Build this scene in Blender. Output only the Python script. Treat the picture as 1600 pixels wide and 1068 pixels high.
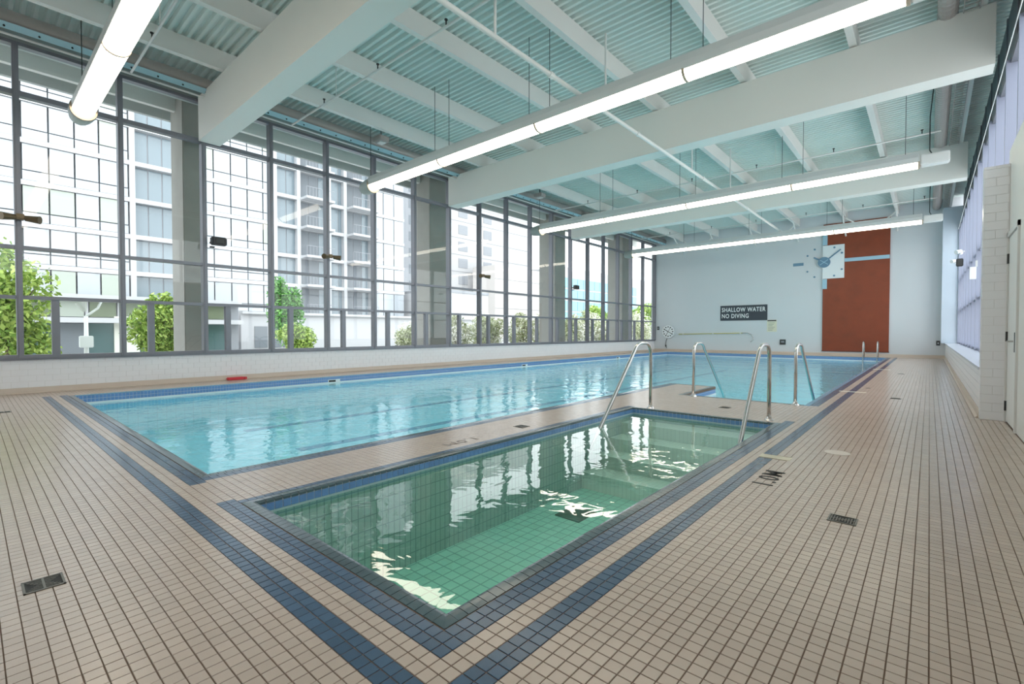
import bpy, bmesh, math, random
import numpy as np
from mathutils import Vector, Matrix
for o in list(bpy.data.objects): bpy.data.objects.remove(o)
S = bpy.context.scene
COL = S.collection
R_ = random.Random(7)

# ------------------------------------------------------------ camera
cam = bpy.data.cameras.new('camera'); co = bpy.data.objects.new('camera', cam); COL.objects.link(co)
cam.sensor_width = 36.0; cam.lens = 745.2*36/1600; cam.clip_start = .05; cam.clip_end = 600
yaw, pit = math.radians(41.19), math.radians(-1.145)
co.location = (0, 0, 1.1); co.rotation_euler = (math.pi/2+pit, 0, yaw)
S.camera = co
# ------------------------------------------------------------ light and exposure
S.view_settings.view_transform = 'Standard'; S.view_settings.look = 'None'
S.view_settings.gamma = 1; S.view_settings.use_curve_mapping = False
S.view_settings.exposure = 1.55
LAMP = 3.2
w = bpy.data.worlds.new('sky'); S.world = w; w.use_nodes = True
nt = w.node_tree; nt.nodes.clear()
wo = nt.nodes.new('ShaderNodeOutputWorld'); bg = nt.nodes.new('ShaderNodeBackground')
tc = nt.nodes.new('ShaderNodeTexCoord'); sep = nt.nodes.new('ShaderNodeSeparateXYZ'); cr = nt.nodes.new('ShaderNodeValToRGB')
nt.links.new(tc.outputs['Generated'], sep.inputs[0]); nt.links.new(sep.outputs['Z'], cr.inputs[0])
cr.color_ramp.elements[0].position = 0; cr.color_ramp.elements[0].color = (.95, .97, 1, 1)
cr.color_ramp.elements[1].position = .8; cr.color_ramp.elements[1].color = (.88, .94, 1, 1)
nt.links.new(cr.outputs[0], bg.inputs[0]); nt.links.new(bg.outputs[0], wo.inputs[0]); bg.inputs[1].default_value = 1.25
S.cycles.max_bounces = 10; S.cycles.transparent_max_bounces = 24; S.cycles.diffuse_bounces = 5

# ------------------------------------------------------------ materials
MATS = {}
def mat(name, col, rough=.5, metal=0, spec=.5, emit=None, es=0, noise=None, bump=None, obj_var=0):
    if name in MATS: return MATS[name]
    m = bpy.data.materials.new(name); m.use_nodes = True; N = m.node_tree.nodes; L = m.node_tree.links
    b = N['Principled BSDF']; b.inputs['Base Color'].default_value = (*col, 1)
    b.inputs['Roughness'].default_value = rough; b.inputs['Metallic'].default_value = metal
    b.inputs['Specular IOR Level'].default_value = spec
    if emit: b.inputs['Emission Color'].default_value = (*emit, 1); b.inputs['Emission Strength'].default_value = es
    if noise:
        sc, amt = noise
        g = N.new('ShaderNodeNewGeometry'); n = N.new('ShaderNodeTexNoise'); n.inputs['Scale'].default_value = sc; n.inputs['Detail'].default_value = 4
        L.new(g.outputs['Position'], n.inputs['Vector'])
        mx = N.new('ShaderNodeMix'); mx.data_type = 'RGBA'; mx.inputs[6].default_value = tuple(c*(1-amt) for c in col)+(1,); mx.inputs[7].default_value = tuple(min(1, c*(1+amt)) for c in col)+(1,)
        L.new(n.outputs['Fac'], mx.inputs[0]); L.new(mx.outputs[2], b.inputs['Base Color'])
    if bump:
        sc, st = bump
        g = N.new('ShaderNodeNewGeometry'); n = N.new('ShaderNodeTexNoise'); n.inputs['Scale'].default_value = sc
        bp = N.new('ShaderNodeBump'); bp.inputs['Strength'].default_value = st; bp.inputs['Distance'].default_value = .01
        L.new(g.outputs['Position'], n.inputs['Vector']); L.new(n.outputs['Fac'], bp.inputs['Height']); L.new(bp.outputs[0], b.inputs['Normal'])
    MATS[name] = m; return m
def lin(r, g, b): return tuple(((c/255)/12.92 if c/255 <= .04045 else ((c/255+.055)/1.055)**2.4) for c in (r, g, b))
P = .054; GX = .242*P; GY = 1.215*P
def cellmat(name, col, var, rough, spec=.5):
    """glazed tile whose shade changes from tile to tile (white noise of the grid cell)"""
    m = mat(name, col, rough, spec=spec); N = m.node_tree.nodes; L = m.node_tree.links; b = N['Principled BSDF']
    g = N.new('ShaderNodeNewGeometry'); a = N.new('ShaderNodeVectorMath'); a.operation = 'SUBTRACT'; a.inputs[1].default_value = (GX, GY, 0)
    d = N.new('ShaderNodeVectorMath'); d.operation = 'DIVIDE'; d.inputs[1].default_value = (P, P, P)
    f = N.new('ShaderNodeVectorMath'); f.operation = 'FLOOR'; wn = N.new('ShaderNodeTexWhiteNoise'); wn.noise_dimensions = '2D'
    L.new(g.outputs['Position'], a.inputs[0]); L.new(a.outputs[0], d.inputs[0]); L.new(d.outputs[0], f.inputs[0]); L.new(f.outputs[0], wn.inputs['Vector'])
    n = N.new('ShaderNodeTexNoise'); n.inputs['Scale'].default_value = 1.7; n.inputs['Detail'].default_value = 3; L.new(g.outputs['Position'], n.inputs['Vector'])
    ad = N.new('ShaderNodeMath'); ad.operation = 'MULTIPLY_ADD'; ad.inputs[1].default_value = .5
    L.new(wn.outputs['Value'], ad.inputs[0]); 
    h = N.new('ShaderNodeMath'); h.operation = 'MULTIPLY'; h.inputs[1].default_value = .5; L.new(n.outputs['Fac'], h.inputs[0]); L.new(h.outputs[0], ad.inputs[2])
    mx = N.new('ShaderNodeMix'); mx.data_type = 'RGBA'
    mx.inputs[6].default_value = tuple(c*(1-var) for c in col)+(1,); mx.inputs[7].default_value = tuple(min(1, c*(1+var)) for c in col)+(1,)
    L.new(ad.outputs[0], mx.inputs[0]); L.new(mx.outputs[2], b.inputs['Base Color'])
    return m
def brickmat(name, c1, mortar, bw, bh, rough=.35, msize=.004, offset=0., plane='xz', bump=.3):
    m = mat(name, c1, rough); N = m.node_tree.nodes; L = m.node_tree.links; b = N['Principled BSDF']
    g = N.new('ShaderNodeNewGeometry'); s = N.new('ShaderNodeSeparateXYZ'); c = N.new('ShaderNodeCombineXYZ')
    L.new(g.outputs['Position'], s.inputs[0])
    L.new(s.outputs[{'x': 0, 'y': 1, 'z': 2}[plane[0]]], c.inputs[0]); L.new(s.outputs[{'x': 0, 'y': 1, 'z': 2}[plane[1]]], c.inputs[1])
    t = N.new('ShaderNodeTexBrick'); t.offset = offset; t.inputs['Scale'].default_value = 1; t.inputs['Mortar Size'].default_value = msize
    t.inputs['Brick Width'].default_value = bw; t.inputs['Row Height'].default_value = bh; t.inputs['Mortar Smooth'].default_value = .1
    t.inputs['Color1'].default_value = (*c1, 1); t.inputs['Color2'].default_value = tuple(x*.93 for x in c1)+(1,); t.inputs['Mortar'].default_value = (*mortar, 1)
    L.new(c.outputs[0], t.inputs['Vector']); L.new(t.outputs['Color'], b.inputs['Base Color'])
    if bump:
        bp = N.new('ShaderNodeBump'); bp.invert = True; bp.inputs['Strength'].default_value = bump; bp.inputs['Distance'].default_value = .003
        L.new(t.outputs['Fac'], bp.inputs['Height']); L.new(bp.outputs[0], b.inputs['Normal'])
    return m
def two_sided_ior(N, L, fr, ior):
    """thin sheet: the same reflectance from either side, whichever way the face points"""
    g = N.new('ShaderNodeNewGeometry'); m = N.new('ShaderNodeMix'); m.data_type = 'FLOAT'
    m.inputs[2].default_value = ior; m.inputs[3].default_value = 1/ior
    L.new(g.outputs['Backfacing'], m.inputs[0]); L.new(m.outputs[0], fr.inputs[0])
def water_mat(name, tint, sc, dist, stretch=(1, 1, 1), extra=0):
    m = bpy.data.materials.new(name); m.use_nodes = True; N = m.node_tree.nodes; L = m.node_tree.links; N.clear()
    out = N.new('ShaderNodeOutputMaterial'); mix = N.new('ShaderNodeMixShader'); tr = N.new('ShaderNodeBsdfTransparent'); gl = N.new('ShaderNodeBsdfGlossy')
    tr.inputs[0].default_value = (*tint, 1); gl.inputs['Roughness'].default_value = .0; gl.inputs[0].default_value = (1, 1, 1, 1)
    fr = N.new('ShaderNodeFresnel'); two_sided_ior(N, L, fr, 1.333)
    g = N.new('ShaderNodeNewGeometry'); mp = N.new('ShaderNodeMapping'); mp.inputs['Scale'].default_value = stretch
    n1 = N.new('ShaderNodeTexNoise'); n1.inputs['Scale'].default_value = sc; n1.inputs['Detail'].default_value = 2.5; n1.inputs['Distortion'].default_value = .6
    n2 = N.new('ShaderNodeTexNoise'); n2.inputs['Scale'].default_value = sc*.28; n2.inputs['Detail'].default_value = 1
    ad = N.new('ShaderNodeMath'); ad.operation = 'MULTIPLY_ADD'; ad.inputs[1].default_value = 2.2
    bp = N.new('ShaderNodeBump'); bp.inputs['Strength'].default_value = 1; bp.inputs['Distance'].default_value = dist
    L.new(g.outputs['Position'], mp.inputs[0]); L.new(mp.outputs[0], n1.inputs['Vector']); L.new(mp.outputs[0], n2.inputs['Vector'])
    L.new(n2.outputs['Fac'], ad.inputs[0]); L.new(n1.outputs['Fac'], ad.inputs[2]); L.new(ad.outputs[0], bp.inputs['Height'])
    L.new(bp.outputs[0], fr.inputs['Normal']); L.new(bp.outputs[0], gl.inputs['Normal'])
    L.new(fr.outputs[0], mix.inputs[0]); L.new(tr.outputs[0], mix.inputs[1]); L.new(gl.outputs[0], mix.inputs[2]); L.new(mix.outputs[0], out.inputs[0])
    MATS[name] = m; return m
def glass_mat(name, tint=(.93, .97, .96), ior=1.52):
    m = bpy.data.materials.new(name); m.use_nodes = True; N = m.node_tree.nodes; L = m.node_tree.links; N.clear()
    out = N.new('ShaderNodeOutputMaterial'); mix = N.new('ShaderNodeMixShader'); tr = N.new('ShaderNodeBsdfTransparent'); gl = N.new('ShaderNodeBsdfGlossy')
    tr.inputs[0].default_value = (*tint, 1); gl.inputs['Roughness'].default_value = .0
    fr = N.new('ShaderNodeFresnel'); two_sided_ior(N, L, fr, ior)
    L.new(fr.outputs[0], mix.inputs[0]); L.new(tr.outputs[0], mix.inputs[1]); L.new(gl.outputs[0], mix.inputs[2]); L.new(mix.outputs[0], out.inputs[0])
    MATS[name] = m; return m

M_tile = cellmat('beige_tile', (.545, .445, .382), .09, .24, .5)
M_blue = cellmat('blue_tile', (.062, .115, .195), .2, .22, .55)
M_cope = mat('coping_glaze', (.085, .125, .145), .18, spec=.7, noise=(9, .25))
M_cope2 = mat('coping_glaze_light', (.20, .36, .50), .2, spec=.6, noise=(9, .15))
M_grout = mat('grout', (.17, .115, .085), .9)
M_wline = mat('waterline_blue_glaze', (.14, .27, .52), .2, noise=(14, .2))
M_wlgrey = mat('waterline_grey', (.28, .36, .38), .3)
M_gutter = mat('gutter_white', (.72, .78, .80), .4)
M_floorpat = brickmat('beige_tile_pattern', (.60, .50, .42), (.13, .09, .075), P, P, .33, .0025, 0, 'xy')
M_white = mat('white_paint', (.78, .78, .77), .55)
M_wtile = mat('white_wall_tile', (.85, .85, .88), .25, noise=(3, .03))
M_wgrout = mat('white_wall_grout', (.72, .71, .71), .8)
M_far = mat('blue_grey_wall_paint', (.64, .665, .69), .6, noise=(.8, .03))
M_cove = mat('beige_cove_tile', (.60, .50, .42), .35)
M_beam = mat('beam_paint', (.78, .77, .73), .45, noise=(1.2, .02))
M_purl = mat('purlin_paint', (.77, .75, .72), .5)
M_deck = mat('roof_deck_paint', (.70, .78, .75), .45)  # slight green tint is light bounced off the pool, put into the colour
M_frame = mat('window_frame_grey', (.22, .22, .25), .4, metal=.25)
M_frameL = mat('window_frame_daylit', (.34, .36, .47), .4)  # light grey frame with lavender daylight mixed into its colour
M_glass = glass_mat('window_glass')
M_steel = mat('stainless_steel', (.62, .60, .58), .22, metal=1)
M_black = mat('black_plastic', (.015, .015, .018), .4)
M_dark = mat('dark_metal', (.05, .05, .05), .5, metal=.3)
M_red = mat('red_wood_panel', (.24, .045, .014), .5, noise=(2.5, .25))
M_lblue = mat('light_blue_bar', (.36, .56, .68), .5)
M_clkblue = mat('clock_blue', (.13, .25, .36), .5)
M_slot = mat('dark_slot', (.02, .02, .02), .7)
M_bronze = mat('bronze_metal', (.16, .12, .07), .45, metal=.6)
M_grate = mat('grate_metal', (.16, .15, .13), .4, metal=.7)
M_lens = mat('lit_lens', (.9, .9, .85), .4, emit=(1, .90, .74), es=LAMP)
M_hood = mat('fixture_hood', (.62, .63, .62), .4)
M_cable = mat('dark_cable', (.03, .04, .04), .5)
M_pipe = mat('white_pipe_paint', (.74, .74, .72), .4)
M_conc = mat('concrete', (.31, .30, .275), .8, noise=(2, .15))
M_ductb = mat('perforated_duct_blue', (.38, .56, .62), .4)
M_duct = mat('duct_grey', (.42, .38, .36), .45, metal=.2)
M_signd = mat('sign_dark_grey', (.045, .055, .07), .5)
M_cream = mat('cream_plate', (.62, .56, .42), .4)
M_kick = mat('red_foam', (.72, .05, .07), .6)

# ------------------------------------------------------------ helpers
def link(name, me, m=None, parent=None, loc=(0, 0, 0), rot=(0, 0, 0), smooth=False):
    o = bpy.data.objects.new(name, me); COL.objects.link(o); o.location = loc; o.rotation_euler = rot
    if me is not None and m is not None and len(me.materials) == 0: me.materials.append(m)
    if smooth and me is not None: me.shade_smooth()
    if parent: o.parent = parent
    return o
class MB:
    def __init__(s): s.v = []; s.f = []; s.n = 0
    def box(s, x0, x1, y0, y1, z0, z1):
        n = len(s.v); s.v += [(x0, y0, z0), (x1, y0, z0), (x1, y1, z0), (x0, y1, z0), (x0, y0, z1), (x1, y0, z1), (x1, y1, z1), (x0, y1, z1)]
        s.f += [tuple(n+i for i in q) for q in ((3, 2, 1, 0), (4, 5, 6, 7), (0, 1, 5, 4), (1, 2, 6, 5), (2, 3, 7, 6), (3, 0, 4, 7))]; return s
    def quad(s, a, b, c, d):
        n = len(s.v); s.v += [a, b, c, d]; s.f.append((n, n+1, n+2, n+3)); return s
    def prism(s, prof, axis, a0, a1):
        """prof: list of 2-D points; extruded along axis 'x','y','z'"""
        n = len(s.v); k = len(prof)
        for a in (a0, a1):
            for p, q in prof: s.v.append({'x': (a, p, q), 'y': (p, a, q), 'z': (p, q, a)}[axis])
        s.f.append(tuple(range(n+k-1, n-1, -1))); s.f.append(tuple(range(n+k, n+2*k)))
        for i in range(k): j = (i+1) % k; s.f.append((n+i, n+j, n+k+j, n+k+i))
        return s
    def cyl(s, p0, p1, r, k=12, r2=None):
        p0 = Vector(p0); p1 = Vector(p1); d = (p1-p0).normalized(); a = d.orthogonal().normalized(); b = d.cross(a); n = len(s.v)
        r2 = r if r2 is None else r2
        for p, rr in ((p0, r), (p1, r2)):
            for i in range(k):
                t = 2*math.pi*i/k; s.v.append(tuple(p+(a*math.cos(t)+b*math.sin(t))*rr))
        s.f.append(tuple(range(n+k-1, n-1, -1))); s.f.append(tuple(range(n+k, n+2*k)))
        for i in range(k): j = (i+1) % k; s.f.append((n+i, n+j, n+k+j, n+k+i))
        return s
    def tube(s, pts, r, k=10):
        pts = [Vector(p) for p in pts]; n0 = len(s.v); ref = None
        for i, p in enumerate(pts):
            d = ((pts[i+1]-p) if i == 0 else (p-pts[i-1]) if i == len(pts)-1 else (pts[i+1]-pts[i-1])).normalized()
            if ref is None: ref = d.orthogonal().normalized()
            ref = (ref-d*ref.dot(d)).normalized(); b = d.cross(ref)
            for j in range(k):
                t = 2*math.pi*j/k; s.v.append(tuple(p+(ref*math.cos(t)+b*math.sin(t))*r))
        for i in range(len(pts)-1):
            for j in range(k):
                q = (j+1) % k; s.f.append((n0+i*k+j, n0+i*k+q, n0+(i+1)*k+q, n0+(i+1)*k+j))
        s.f.append(tuple(range(n0+k-1, n0-1, -1))); e = n0+(len(pts)-1)*k; s.f.append(tuple(range(e, e+k))); return s
    def mesh(s, name='m'):
        me = bpy.data.meshes.new(name); me.from_pydata(s.v, [], s.f); me.update()
        bm = bmesh.new(); bm.from_mesh(me); bmesh.ops.recalc_face_normals(bm, faces=bm.faces); bm.to_mesh(me); bm.free(); return me
    def build(s, name, m, parent=None, smooth=False, loc=(0, 0, 0), rot=(0, 0, 0)):
        o = link(name, s.mesh(name), m, parent, loc, rot)
        if smooth:
            for p in o.data.polygons: p.use_smooth = len(p.vertices) == 4
        return o
def fast(name, V, F, m, parent=None):
    me = bpy.data.meshes.new(name); V = np.asarray(V, np.float32); F = np.asarray(F, np.int32)
    me.vertices.add(len(V)); me.vertices.foreach_set('co', V.ravel())
    me.loops.add(F.size); me.loops.foreach_set('vertex_index', F.ravel())
    me.polygons.add(len(F)); me.polygons.foreach_set('loop_start', np.arange(0, F.size, 4, dtype=np.int32))
    me.update(calc_edges=True); me.validate(); me.shade_flat()
    return link(name, me, m, parent)
def boxes(name, C, H, m, parent=None):
    """many axis-aligned boxes (open bottom) in one mesh; C centres of tops, H half sizes xy + depth"""
    C = np.asarray(C, float); n = len(C); hx, hy, dz = H
    o = np.array([(-hx, -hy, 0), (hx, -hy, 0), (hx, hy, 0), (-hx, hy, 0), (-hx, -hy, -dz), (hx, -hy, -dz), (hx, hy, -dz), (-hx, hy, -dz)])
    V = (C[:, None, :]+o[None]).reshape(-1, 3)
    q = np.array([(0, 1, 2, 3), (4, 5, 1, 0), (5, 6, 2, 1), (6, 7, 3, 2), (7, 4, 0, 3)])
    F = (np.arange(n)[:, None, None]*8+q[None]).reshape(-1, 4)
    return fast(name, V, F, m, parent)
def thing(name, label, cat, loc=(0, 0, 0), rot=(0, 0, 0), group=None):
    o = bpy.data.objects.new(name, None); COL.objects.link(o); o.location = loc; o.rotation_euler = rot
    o.empty_display_size = .1; o['label'] = label; o['category'] = cat
    if group: o['group'] = group
    return o
def tag(o, label, cat, group=None):
    o['label'] = label; o['category'] = cat
    if group: o['group'] = group
    return o
def struct(name):
    o = bpy.data.objects.new(name, None); COL.objects.link(o); o['kind'] = 'structure'; return o
def stuff(o): o['kind'] = 'stuff'; return o
def bevel_box(x, y, z, b, seg=2):
    bm = bmesh.new(); bmesh.ops.create_cube(bm, size=1); bmesh.ops.scale(bm, vec=(x, y, z), verts=bm.verts)
    bmesh.ops.bevel(bm, geom=bm.edges[:], offset=b, segments=seg, affect='EDGES'); me = bpy.data.meshes.new('bb'); bm.to_mesh(me); bm.free(); return me

XL, XR, FW, NW = -12.3, .5, 26.9, -3.6       # left glass wall, right low wall, far wall, near wall
ZD = 6.65                                    # underside of roof deck
# pool outlines (water edges)
MX0, MX1, MXR = -11.2, -4.21, -1.41
MY0, MYN, MYF, MYE = 1.22, 8.36, 10.02, 26.15
NX = -3.27
HX0, HX1, HY0, HY1 = -3.26, -1.41, 1.22, 6.42
def in_main(x, y):
    return (MX0 < x < MXR and MY0 < y < MYE) and not (x > MX1 and y < MYN) and not (MX1 < x < NX and y < MYF)
def in_ht(x, y): return HX0 < x < HX1 and HY0 < y < HY1
c = .073        # coping width
def near_pool(x, y, d):
    for dx in (-d, 0, d):
        for dy in (-d, 0, d):
            if in_main(x+dx, y+dy) or in_ht(x+dx, y+dy): return True
    return False

# ============================================================ FLOOR
floor = struct('floor')
fb = MB()
def slab(x0, x1, y0, y1, z1=-.003, z0=-.05): fb.box(x0, x1, y0, y1, z0, z1)
slab(XL, MX0, NW, FW); slab(MX0, 3, NW, MY0); slab(MXR, 3, MY0, FW); slab(MX0, MXR, MYE, FW)
slab(MX1, HX0, MY0, MYF); slab(HX0, MXR, HY1, MYN); slab(HX0, NX, MYN, MYF) if NX > HX0 else None
fb.build('grout_bed', M_grout, floor)
MB().box(XL, 3, NW, -1.03, -.04, 0).build('deck_slab', M_floorpat, floor)
# tile grid classification
nx0 = int(math.floor((XL-GX)/P))+1; nx1 = int(math.floor((.9-GX)/P)); ny0 = int(round((-1.0-GY)/P)); ny1 = int(math.floor((FW-GY)/P))
drains = [(-2.905, .205, .15, 'x'), (-.37, 3.37, .15, 'x'), (-2.24, 7.30, .15, 'x'), (-3.58, 4.26, .15, 'x'), (-.41, 10.16, .15, 'x'), (-9.6, .32, .15, 'x'), (-.9, 11.7, .12, 'x'), (-.55, 16.3, .15, 'x'), (-.5, 12.9, .1, 'x')]
drains = drains[:8]
plates = [(-1.01, 4.69, .25, .13), (-1.06, 10.8, .42, .11), (-1.06, 17.9, .42, .15)]
disc = (-.62, 5.23)
beige, blue = [], []
for i in range(nx0, nx1):
    xc = GX+(i+.5)*P
    for j in range(ny0, ny1):
        yc = GY+(j+.5)*P
        if near_pool(xc, yc, c-.004): continue
        if xc > XR and 8.55 < yc: continue
        if xc > .70: continue
        bl = False
        inY = yc > GY+14*P-.001
        # outer stripe: front (rows 14,15) and right (cols -21,-20)
        if (j in (14, 15) and i >= -211 and i <= -20) or (i in (-21, -20) and j >= 14 and yc < 26.2): bl = True
        # inner band, front: hot tub + main pool
        if j in (18, 19) and ((xc < MX1+.21 and i >= -211) or (HX0-.16 < xc < HX1+.19)): bl = True
        # inner band, right
        if i in (-25, -24) and ((j >= 18 and yc < HY1+.28) or (yc > MYN-.02 and yc < 26.3)): bl = True
        if MX1 < xc < MX1+.185 and 18 <= j and yc < MYF+.05: bl = True
        if HX0-.13 < xc < HX0 and 18 <= j and yc < HY1+.1: bl = True
        if any(abs(xc-a) < dx/2 and abs(yc-b_) < dy/2 for a, b_, dx, dy in plates): continue
        if any(abs(xc-a) < (.075 if True else 0) and abs(yc-b_) < .055 for a, b_, _, _ in drains) and False: continue
        (blue if bl else beige).append((xc, yc, 0.0))
fw = (-math.sin(yaw), math.cos(yaw))
def seen(t):
    x, y, _ = t; d = x*fw[0]+y*fw[1]
    if d < 1.3: return False
    r = (x*fw[1]-y*fw[0])/d
    return abs(r) < 1.09 and 1.1/d*745 < 560
def split(L, name, stuffname, m, n=300, hx=P/2-.0020):
    L.sort(key=lambda t: (not seen(t), math.hypot(t[0], t[1])))
    proto = None
    bm = bmesh.new(); bmesh.ops.create_cube(bm, size=1); bmesh.ops.scale(bm, vec=(2*hx, 2*hx, .006), verts=bm.verts); bmesh.ops.translate(bm, vec=(0, 0, -.003), verts=bm.verts)
    bmesh.ops.bevel(bm, geom=[e for e in bm.edges if all(v.co.z > -.001 for v in e.verts)], offset=.0012, segments=1, affect='EDGES')
    me = bpy.data.meshes.new(name); bm.to_mesh(me); bm.free()
    for t in L[:n]: link(name, me, m, floor, t)
    stuff(boxes(stuffname, L[n:], (hx, hx, .006), m, floor))
split(beige, 'tile', 'deck_tiles', M_tile)
split(blue, 'blue_tile', 'blue_deck_tiles', M_blue)
# pale marker plates and round access lid set flush in the deck
for k, (a, b_, dx, dy) in enumerate(plates):
    o = link('marker_plate', bevel_box(dx-.006, dy-.006, .008, .002, 1), M_cream, floor, (a, b_, -.003))
o = MB().cyl((disc[0], disc[1], -.004), (disc[0], disc[1], .002), .10, 32).build('deck_lid', mat('lid_plastic', (.62, .54, .48), .4), floor); o['label'] = 'round flush cream lid in the right deck'
def text(name, body, size, m, parent, loc, rot, ext=.0008, spacing=1.0, offset=0, fit=None):
    cu = bpy.data.curves.new(name, 'FONT'); cu.body = body; cu.size = size; cu.extrude = ext; cu.space_character = spacing; cu.offset = offset; cu.resolution_u = 3
    tmp = bpy.data.objects.new('tmp', cu); COL.objects.link(tmp); bpy.context.view_layer.update()
    me = bpy.data.meshes.new_from_object(tmp.evaluated_get(bpy.context.evaluated_depsgraph_get())); bpy.data.objects.remove(tmp)
    me.materials.clear()
    if fit:
        xs = [v.co.x for v in me.vertices]; ys_ = [v.co.y for v in me.vertices]; a0, a1, b0, b1 = min(xs), max(xs), min(ys_), max(ys_)
        for v in me.vertices: v.co.x = (v.co.x-a0)/(a1-a0)*fit[0]; v.co.y = (v.co.y-b0)/(b1-b0)*fit[1]
    return link(name, me, m, parent, loc, rot)
text('depth_marking', '1.0M', .17, M_slot, floor, (-.83, 3.78, .0012), (0, 0, math.pi/2), spacing=1.15, offset=.002, fit=(.42, .14))
text('depth_marking', '1.0M', .17, mat('faded_marking', (.20, .16, .14), .5), floor, (-3.60, 3.46, .0012), (0, 0, -math.pi/2), spacing=1.1, fit=(.40, .12))
# ---- drains
dl = ['slotted metal floor drain in the left foreground deck', 'slotted metal floor drain in the right foreground deck', 'floor drain on the walkway between the hot tub and the far handrails',
      'floor drain on the strip between hot tub and main pool', 'floor drain on the right deck level with the far handrails', 'floor drain near the left edge by the window wall',
      'small floor drain beside the dark stripe on the right deck', 'farthest floor drain on the right deck']
def drain(x, y, lab, s=1):
    t = thing('floor_drain', lab, 'drain', (x, y, 0), group='slotted floor drains')
    W_, D_ = .070*s, .066*s
    f = MB(); f.box(-W_, W_, -D_, -D_+.008, -.004, .004); f.box(-W_, W_, D_-.008, D_, -.004, .004); f.box(-W_, -W_+.008, -D_, D_, -.004, .004); f.box(W_-.008, W_, -D_, D_, -.004, .004)
    f.build('frame', M_grate, t)
    MB().box(-W_+.006, W_-.006, -D_+.006, D_-.006, -.002, .0012).build('well', M_slot, t)
    g = MB(); g.box(-W_+.006, W_-.006, -.004, .004, .0005, .0035)
    n = 9
    for k in range(n):
        u = -W_+.014+(2*W_-.028)*k/(n-1); h = D_*(.35+.55*abs(2*k/(n-1)-1))
        g.box(u-.0022, u+.0022, -h, h, .0005, .003)
    g.prism([(-W_+.01, -D_+.01), (-W_+.014, -D_+.01), (W_-.01, D_-.01), (W_-.014, D_-.01)], 'z', .0005, .0025)
    g.build('grate', M_grate, t)
for (x, y, _, _), l in zip(drains, dl): drain(x, y, l, .6 if 'small' in l else 1)

# ============================================================ POOLS
M_basin = brickmat('pool_basin_tile', (.42, .88, 1.0), (.34, .76, .88), .15, .15, .3, .006, 0, 'xy', 0)
M_basinw = brickmat('pool_wall_tile', (.36, .80, .90), (.28, .62, .72), .15, .15, .3, .006, 0, 'yz', 0)
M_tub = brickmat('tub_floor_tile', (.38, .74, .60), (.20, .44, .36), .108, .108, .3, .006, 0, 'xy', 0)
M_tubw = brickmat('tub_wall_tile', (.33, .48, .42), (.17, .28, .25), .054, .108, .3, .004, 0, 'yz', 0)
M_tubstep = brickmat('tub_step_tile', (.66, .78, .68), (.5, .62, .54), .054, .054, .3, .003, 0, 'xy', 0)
M_nook = mat('nook_step_paint', (.62, .78, .86), .4)
M_lane = mat('lane_line_blue', (.09, .33, .50), .4)
water_main = water_mat('pool_water', (.76, .96, .985), 6.5, .0075, (1, 1.0, 1))
water_tub = water_mat('tub_water', (.86, .98, .94), 3.6, .0032, (1, 1, 1))
WZ, TZ = -.155, -.07
BD, TD = -.80, -.85
pool = thing('swimming_pool', 'long lap pool with clear turquoise water and blue tiled rim', 'pool', (0, 0, 0))
# inner polygon ring
ring = [(MX0, MY0), (MX1, MY0), (MX1, MYF), (NX, MYF), (NX, MYN), (MXR, MYN), (MXR, MYE), (MX0, MYE)]
wb = MB(); n = len(ring)
for i in range(n):
    a = ring[i]; b_ = ring[(i+1) % n]; wb.quad((*a, WZ-.04), (*b_, WZ-.04), (*b_, BD), (*a, BD))
wb.build('basin_wall', M_basinw, pool)
fl = MB(); fl.box(MX0, MX1, MY0, MYE, BD-.05, BD); fl.box(MX1, NX, MYF, MYE, BD-.05, BD); fl.box(NX, MXR, MYN, MYE, BD-.05, BD)
fl.build('basin_floor', M_basin, pool)
for x in (-9.9, -7.66): MB().box(x-.11, x+.11, (3.5 if x < -4.5 else 12.), 25, BD, BD+.004).build('lane_line', M_lane, pool)
ww = MB(); ww.quad((MX0, MY0, WZ), (MX1, MY0, WZ), (MX1, MYE, WZ), (MX0, MYE, WZ)); ww.quad((MX1, MYF, WZ), (NX, MYF, WZ), (NX, MYE, WZ), (MX1, MYE, WZ)); ww.quad((NX, MYN, WZ), (MXR, MYN, WZ), (MXR, MYE, WZ), (NX, MYE, WZ))
o = ww.build('water', water_main, pool); stuff(o)
# nook steps
for k in range(4): MB().box(NX, MXR, MYN, MYN+.32*(k+1), BD, WZ-.12-.14*k).build('step', M_nook, pool)
# gutter lip (white rim just above the water) and blue band above it
gb = MB(); g = .035
def rimseg(mb, a, b_, z0, z1, t):
    """strip hugging wall segment a-b, pushed t towards the pool inside (left of a->b)"""
    d = Vector((b_[0]-a[0], b_[1]-a[1], 0)).normalized(); nrm = Vector((-d.y, d.x, 0))
    p = [Vector((*a, 0)), Vector((*b_, 0)), Vector((*b_, 0))+nrm*t, Vector((*a, 0))+nrm*t]
    n0 = len(mb.v)
    for z in (z0, z1): mb.v += [(q.x, q.y, z) for q in p]
    mb.f += [tuple(n0+i for i in q) for q in ((3, 2, 1, 0), (4, 5, 6, 7), (0, 1, 5, 4), (1, 2, 6, 5), (2, 3, 7, 6), (3, 0, 4, 7))]
for i in range(n): rimseg(gb, ring[i], ring[(i+1) % n], WZ-.05, WZ+.022, .022)
gb.build('gutter_lip', M_gutter, pool)
bk = MB()
for i in range(n): rimseg(bk, ring[i], ring[(i+1) % n], WZ+.02, -.012, .002)
bk.build('rim_backing', M_wgrout, pool)
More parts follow.
